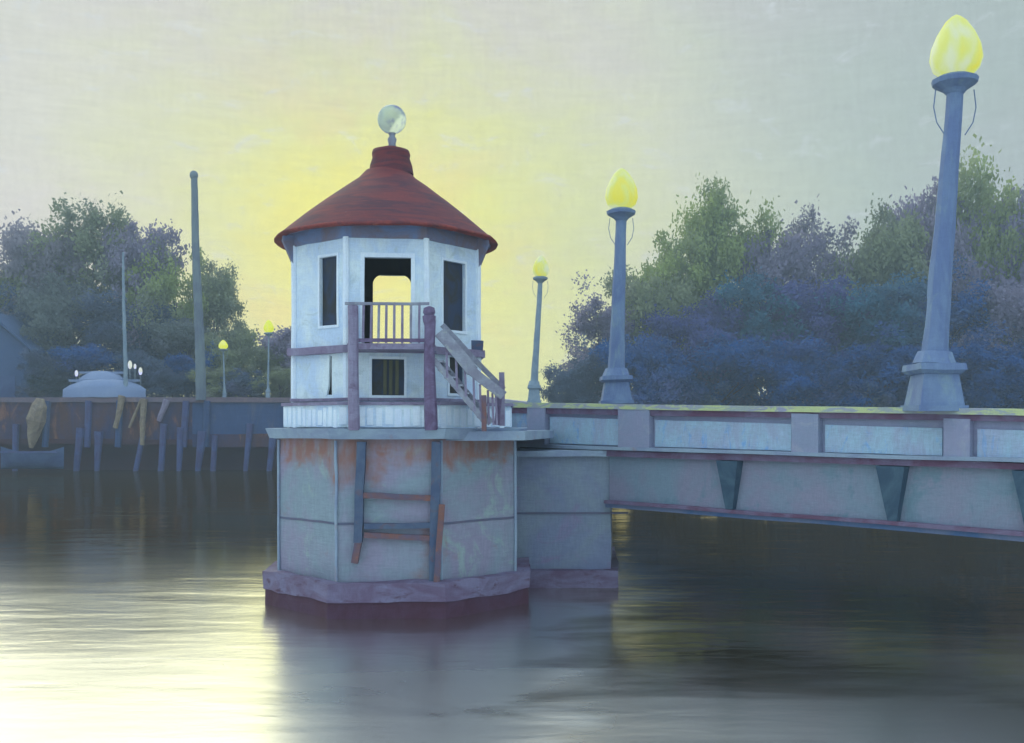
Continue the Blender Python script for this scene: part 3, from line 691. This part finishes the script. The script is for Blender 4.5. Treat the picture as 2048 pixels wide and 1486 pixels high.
# wooden props hung on the face
for k, (a, b, r, m_, lab) in enumerate((((245, 792), (231, 856), .32, 'tan', 'pale timber prop leaning on the dark wharf face, left one of the leaning pair'),
                       ((282, 800), (258, 856), .16, 'tan', 'thin slanting timber prop on the wharf face beside the upright tan prop'),
                       ((288, 798), (284, 890), .30, 'tan', 'upright tan timber prop on the wharf face under the pale upturned boat'),
                       ((334, 800), (318, 842), .30, 'purplewood', 'short mauve timber prop on the wharf face, right of the tan props'))):
    A_, B_ = P(*a, WY-.5), P(*b, WY-.5)
    o_ = MB().tube(A_, B_, r, r*.7, 7).build('timber_prop', M[m_], None, .08, .6, origin=B_); tag(o_, lab, 'prop', 'timber props on the wharf face')
sa, sb_ = P(82, 797, WY-.7), P(62, 895, WY-.7)
sl_ = MB()
for t0, t1, r0, r1 in ((0, .15, .35, .7), (.15, .45, .7, .85), (.45, .75, .85, .5), (.75, 1, .5, .18)): sl_.tube(sa.lerp(sb_, t0), sa.lerp(sb_, t1), r0, r1, 9)
tag(sl_.build('furled_sail', M['tan'], None, .1, .6, origin=sb_), 'furled tan sail hanging at a slant on the wharf face at far left', 'sail')
# tall poles
def poleobj(px0, py0, px1, py1, Y, r0, r1, label, ball=True, m_='pole'):
    b, t = P(px0, py0, Y), P(px1, py1, Y); T = thing('tall_pole', label, 'pole', b)
    mb = MB(); ks = 9
    for k in range(ks):
        f0, f1 = k/ks, (k+1)/ks; wv = lambda f_: Vector((.05*math.sin(f_*7), 0, 0))*(r0*2)
        mb.tube(b.lerp(t, f0)+wv(f0), b.lerp(t, f1)+wv(f1), r0+(r1-r0)*f0, r0+(r1-r0)*f1, 8)
    mb.build('shaft', M[m_], T, .04, .6)
    if ball: MB().lathe([(r1*1.3*math.sin(math.pi*k/8)+.01, r1*1.5*(1-math.cos(math.pi*k/8))-.2) for k in range(9)], 12, t).build('pole_cap', M[m_], T, .03)
poleobj(402, 800, 388, 356, 91.8, .50, .30, 'tallest pole on the far wharf, round-topped, rising above the trees')
poleobj(252, 800, 246, 505, 92.6, .22, .10, 'thin pale pole standing in front of the left trees', False, 'lampfar')
# upturned boat on the wharf
def hull(name, px0, px1, py_b, py_t, Y, m_, label, depth=2.2, upturned=True):
    c = P((px0+px1)/2, py_b, Y); Lh = (px1-px0)/F*Y/2; H = (py_b-py_t)/F*Y
    root = thing(name, label, 'boat', c)
    mb = MB(); ns = 12; rr = []
    for i in range(ns+1):
        s = -1+2*i/ns; wd = (1-abs(s)**2.4)*depth/2+.03; hh = H*((1-.55*abs(s)**3) if upturned else (1+.35*abs(s)**3))
        row = []
        for j in range(7):
            a = math.pi*j/6
            zz = math.sin(a)*hh if upturned else hh*(1-math.sin(a))
            row.append(Vector((c.x+s*Lh, c.y-math.cos(a)*wd, c.z+zz)))
        rr.append(row)
    for r in rr: mb.v += r
    mb.f += [(i*7+j, i*7+j+1, (i+1)*7+j+1, (i+1)*7+j) for i in range(ns) for j in range(6)]
    mb.build('hull', M[m_], root, .06, .8, True)
    return root, c, Lh, H
r_, c_, Lh, H_ = hull('upturned_boat', 126, 292, 795, 758, 93.2, 'boat', 'pale blue upturned boat lying on the far wharf at left', 3.0)
MB().beam((c_.x-Lh*.85, c_.y, c_.z+H_*.92), (c_.x+Lh*.85, c_.y, c_.z+H_*.92), .2, .22).build('keel', M['boat'], r_, .04)
r_, c_, Lh, H_ = hull('stored_boat', 148, 258, 795, 742, 96.0, 'boat', 'second pale blue boat under cover, stored behind the upturned boat', 3.2)
MB().beam((c_.x-Lh*.8, c_.y, c_.z+H_*.94), (c_.x+Lh*.8, c_.y, c_.z+H_*.94), .2, .2).build('keel', M['boat'], r_, .04)
r_, c_, Lh, H_ = hull('rowing_boat', 2, 128, 938, 905, 88.6, 'navy', 'navy blue rowing boat floating below the wharf at far left', 2.2, False)
MB().beam((c_.x-Lh*.93, c_.y-.9, c_.z+H_*1.05), (c_.x+Lh*.93, c_.y-.9, c_.z+H_*1.05), .14, .16).build('gunwale', M['pile'], r_, .03)
MB().box(c_.x-.3, c_.x+.3, c_.y-.9, c_.y+.9, c_.z+H_*.7, c_.z+H_*.78).build('thwart', M['tan'], r_)
# little white lamps on the wharf
for k, (px, py, s) in enumerate(((260, 733, 1.0), (270, 733, .62), (281, 745, .9), (153, 748, .75))):
    b = P(px, 797, 97.5); t = P(px, py, 97.5); lb = ['brightest of the three white lights close together, leftmost', 'smallest white light, middle of the three close together', 'lowest and rightmost of the three close white lights', 'faint white light standing alone above the upturned boat'][k]
    T = thing('wharf_light', lb, 'lamp', b, 'little white lights behind the wharf')
    MB().tube(b, t, .07, .05, 6).build('stem', M['pole'], T)
    MB().lathe([(.20*s*math.sin(math.pi*k2/8)+.01, .5*s*(1-math.cos(math.pi*k2/8))/1.2-.25) for k2 in range(9)], 10, t).build('bulb', M['whitelight'], T)
# shed at the left edge
sh = thing('boat_shed', 'slate-blue gabled boat shed among the trees at the left edge', 'shed', P(10, 797, 100))
c = P(0, 797, 100)
x0, x1, ym = P(-95, 0, 100).x, P(66, 0, 100).x, 100
ze, zr = P(0, 705, 100).z, P(0, 628, 100).z; xm = (x0+x1)/2-.3
MB().box(x0+.4, x1-.4, ym, ym+9, 6.3, ze+.3).add([(x0+.4, ym, ze+.3), (x1-.4, ym, ze+.3), (xm, ym, zr-.3), (x0+.4, ym+9, ze+.3), (x1-.4, ym+9, ze+.3), (xm, ym+9, zr-.3)], [(0, 1, 2), (5, 4, 3)]).build('wall', M['shed'], sh, .05, 1.2)
rf = MB()
for s, xe in ((-1, x0-.2), (1, x1+.2)):
    vs = [(xe, ym-.5, ze), (xm, ym-.5, zr), (xm, ym+9.5, zr), (xe, ym+9.5, ze)]
    rf.hexa(vs+[(a, b, z+.3) for a, b, z in vs])
rf.build('roof', M['shed'], sh, .05, 1.2)
MB().box(xm+.5, xm+2.6, ym-.06, ym-.005, 6.4, 9.2).build('door', M['navy'], sh)

# ------------------------------------------------------------------ trees
def crown_mesh(seed, nclump=150, leaves=130, flat=1.0, base=-.55):
    """unit crown: leaf clumps spread in a lumpy volume of radius about 1"""
    rnd = random.Random(seed); mb = MB(); lobes = []
    for q in range(15):
        a = q*2.4+rnd.uniform(-.5, .5); z = rnd.uniform(base, .60) if q > 2 else rnd.uniform(.45, .62)
        r = math.sqrt(max(.02, .62**2-(z*.85)**2))*rnd.uniform(.55, 1.1)
        lobes.append((Vector((r*math.cos(a), r*math.sin(a), z)), rnd.uniform(.28, .42)*(1.05-.2*max(z, 0))))
    for _ in range(nclump):
        c, lr = rnd.choice(lobes)
        d = Vector((rnd.gauss(0, 1), rnd.gauss(0, 1), rnd.gauss(0, 1))).normalized()*lr*rnd.uniform(.45, 1.08)
        cc = c+d; cr = rnd.uniform(.07, .16)
        for _ in range(leaves):
            p = cc+Vector((rnd.gauss(0, 1), rnd.gauss(0, 1), rnd.gauss(0, .8)))*cr*.62
            u = Vector((rnd.gauss(0, 1), rnd.gauss(0, 1), rnd.gauss(0, 1))).normalized(); v = u.orthogonal().normalized()
            s = rnd.uniform(.011, .027)
            mb.add([p-u*s-v*s*.5, p+u*s-v*s*.6, p+u*s*.8+v*s*.6, p-u*s*.8+v*s*.5], [(0, 1, 2, 3)])
    me = bpy.data.meshes.new('crown'); me.from_pydata([tuple(v) for v in mb.v], [], mb.f); me.materials.append(M['leaf']); return me
def trunk_mesh(seed):
    rnd = random.Random(seed); mb = MB()
    mb.tube((0, 0, -1), (0, 0, -.55), .055, .042, 8); mb.tube((0, 0, -.56), (rnd.uniform(-.05, .05), 0, .2), .042, .02, 8)
    for _ in range(6):
        a = rnd.uniform(0, 6.28); z = rnd.uniform(-.55, 0); mb.tube((0, 0, z), (.5*math.cos(a), .5*math.sin(a), z+rnd.uniform(.25, .5)), .022, .008, 5)
    me = bpy.data.meshes.new('trunk'); me.from_pydata([tuple(v) for v in mb.v], [], mb.f); me.materials.append(M['bark']); return me
CROWNS = [crown_mesh(s) for s in (11, 12, 13, 14, 15, 16)]; TRUNKS = [trunk_mesh(s) for s in (1, 2, 3)]
GR_L, GR_R = 6.4, 4.4
def tree(px, py_top, Y, wpx, col_, label, k, cat='tree', gz_=None, name='leafy_tree', group=None):
    base_z = gz_ if gz_ is not None else (GR_L if px < 1000 else 4.0)
    t = P(px, py_top, Y); H = t.z-base_z; Rx = wpx/F*Y/2
    root = thing(name, label, cat, (t.x, Y, base_z), group)
    cz = base_z+H*.54 if cat == 'tree' else base_z+H*.45
    rz = (t.z-cz)/.84
    cr = bpy.data.objects.new('crown', CROWNS[k % 6]); COL.objects.link(cr); cr.parent = root
    cr.location = (0, 0, cz-base_z); cr.scale = (Rx/.82, Rx/.82, rz); cr.rotation_euler = (0, 0, k*1.3); cr.color = (*col_, 1)
    tr = bpy.data.objects.new('trunk', TRUNKS[k % 3]); COL.objects.link(tr); tr.parent = root
    tr.location = (0, 0, cz-base_z); tr.scale = (min(Rx, rz)*.9, min(Rx, rz)*.9, (cz-base_z)+.3)
    return root
OL, VI, BL, GN, DK, TE, PB, OV = (.38, .43, .24), (.40, .36, .50), (.03, .16, .46), (.46, .55, .18), (.12, .19, .30), (.06, .22, .33), (.12, .15, .42), (.38, .35, .42)
right = [ # px, top, Y, width px, colour, label
 (1452, 388, 118, 200, GN, 'tallest green tree left of the right-hand group, with an olive crown'),
 (1375, 470, 116, 190, GN, 'yellow-green tree leaning left below the tallest green tree'),
 (1290, 545, 114, 170, OL, 'olive tree directly right of the middle lamp post'),
 (1200, 585, 113, 150, VI, 'pale violet tree left of the middle lamp post'),
 (1560, 462, 118, 190, VI, 'violet tree right of the tallest green tree'),
 (1655, 425, 122, 200, OV, 'round violet-grey tree halfway between the two large lamps'),
 (1760, 440, 116, 190, OL, 'olive tree just left of the nearest lamp post'),
 (1860, 378, 120, 210, VI, 'tall violet tree behind the nearest lamp post'),
 (1965, 345, 119, 220, GN, 'highest green tree right of the nearest lamp post'),
 (2070, 350, 117, 210, VI, 'tall violet tree cut by the right edge'),
 (2200, 400, 118, 240, OL, 'olive tree beyond the right edge'),
 (1500, 560, 112, 220, TE, 'dark blue-green tree below the tallest green tree'),
 (1395, 600, 110, 210, PB, 'blue-green tree low behind the parapet, right of the middle lamp'),
 (1620, 560, 111, 230, PB, 'dark blue tree low in the middle of the right-hand wood'),
 (1740, 570, 109, 220, TE, 'blue-shaded tree low left of the nearest lamp post'),
 (1870, 550, 110, 230, BL, 'deep blue tree low behind the nearest lamp post'),
 (1990, 560, 111, 230, VI, 'mauve tree low right of the nearest lamp post'),
 (2110, 580, 109, 230, BL, 'deep blue tree low at the right edge'),
]
low = [(1135, 735, 106, 90, DK), (1195, 700, 106, 120, DK), (1270, 670, 105, 140, BL), (1350, 690, 105, 170, BL), (1440, 680, 105, 190, BL), (1540, 690, 105, 190, BL),
       (1640, 690, 105, 190, BL), (1740, 680, 105, 190, BL), (1840, 690, 105, 190, BL), (1940, 690, 105, 190, BL), (2040, 680, 105, 190, BL)]
for k, (px, py, Y, wp, cc, lab) in enumerate(right):
    tree(px, py, Y, wp*1.12, cc, lab, k, group='trees on the right bank')
bushlab = ['smallest dark bush at the left end of the right bank', 'dark bush directly left of the middle lamp pedestal', 'blue bush directly right of the middle lamp pedestal', 'blue bush second right of the middle lamp pedestal',
 'blue bush above the first girder bracket', 'blue bush between the first bracket and the third parapet post', 'blue bush above the third parapet post', 'blue bush above the second girder bracket', 'blue bush directly left of the nearest lamp pedestal', 'blue bush directly right of the nearest lamp pedestal', 'blue bush at the right edge of the bank']
for k, (px, py, Y, wp, cc) in enumerate(low): tree(px, py, Y, wp*1.3, cc, bushlab[k], k+2, 'bush', 3.6, 'bush', 'bushes along the right bank')
GO = (.22, .26, .24)
left = [
 (180, 405, 112, 210, OL, 'tallest rounded olive tree of the left group'),
 (75, 452, 113, 190, OV, 'violet-grey tree near the left edge'),
 (-20, 490, 112, 180, OL, 'olive tree cut by the left edge'),
 (290, 448, 111, 170, VI, 'violet tree between the thin pole and the tall pole'),
 (350, 485, 110, 160, GN, 'brighter green tree directly left of the tall pole'),
 (430, 540, 111, 130, OL, 'olive tree directly right of the tall pole'),
 (130, 560, 108, 200, GO, 'dark blue-grey tree below the tallest left tree'),
 (270, 600, 107, 200, DK, 'dark tree behind the thin pole'),
 (20, 600, 108, 160, DK, 'dark tree rising behind the boat shed'),
 (375, 640, 106, 150, GO, 'low dark tree at the foot of the tall pole'),
]
for k, (px, py, Y, wp, cc, lab) in enumerate(left): tree(px, py, Y, wp*1.15, cc, lab, k+1, group='trees on the left bank')
lb2 = [(345, 735, 98.5, 90, DK, 'low dark bush left of the tall pole foot'), (430, 735, 98, 100, OL, 'low brown bush between the tall pole and the shorter far lamp'), (492, 738, 98, 90, DK, 'low dark bush between the two far lamps'), (560, 738, 98, 90, OL, 'low bush right of the taller far lamp'), (225, 745, 99.5, 100, DK, 'low dark bush right behind the pale boats'), (95, 705, 99, 90, DK, 'dark round bush right of the boat shed'), (95, 745, 97, 80, (.05, .09, .10), 'small teal bush at the wharf edge above the furled sail'), (190, 690, 102, 150, BL, 'blue bush behind the stored boat'), (285, 705, 101, 110, DK, 'dark bush around the three white lights'),
       (460, 650, 103, 110, OL, 'brown-green bush behind the shorter far lamp'), (520, 690, 102, 120, OL, 'brown-green bush left of the taller far lamp'), (580, 655, 103, 120, VI, 'violet bush touching the left wall of the white house'), (400, 700, 101, 120, BL, 'blue bush at the foot of the tall pole')]
for k, (px, py, Y, wp, cc, lab) in enumerate(lb2): tree(px, py, Y, wp*1.15, cc, lab, k+3, 'bush', 6.3, 'bush', 'bushes along the left bank')

# ------------------------------------------------------------------ haze
HAZE = .0020
hz = MB().box(-230, 230, -40, 175, -2.2, 36).build('haze', bpy.data.materials.new('haze'))
hz['kind'] = 'stuff'; hm = hz.data.materials[0]; hm.use_nodes = True; hm.node_tree.nodes.clear(); g = N(hm.node_tree)
pv = g.new('ShaderNodeVolumePrincipled'); pv.inputs['Density'].default_value = HAZE; pv.inputs['Color'].default_value = (.62, .77, .90, 1); pv.inputs['Anisotropy'].default_value = .25
o = g.new('ShaderNodeOutputMaterial'); g.l.new(pv.outputs[0], o.inputs['Volume'])
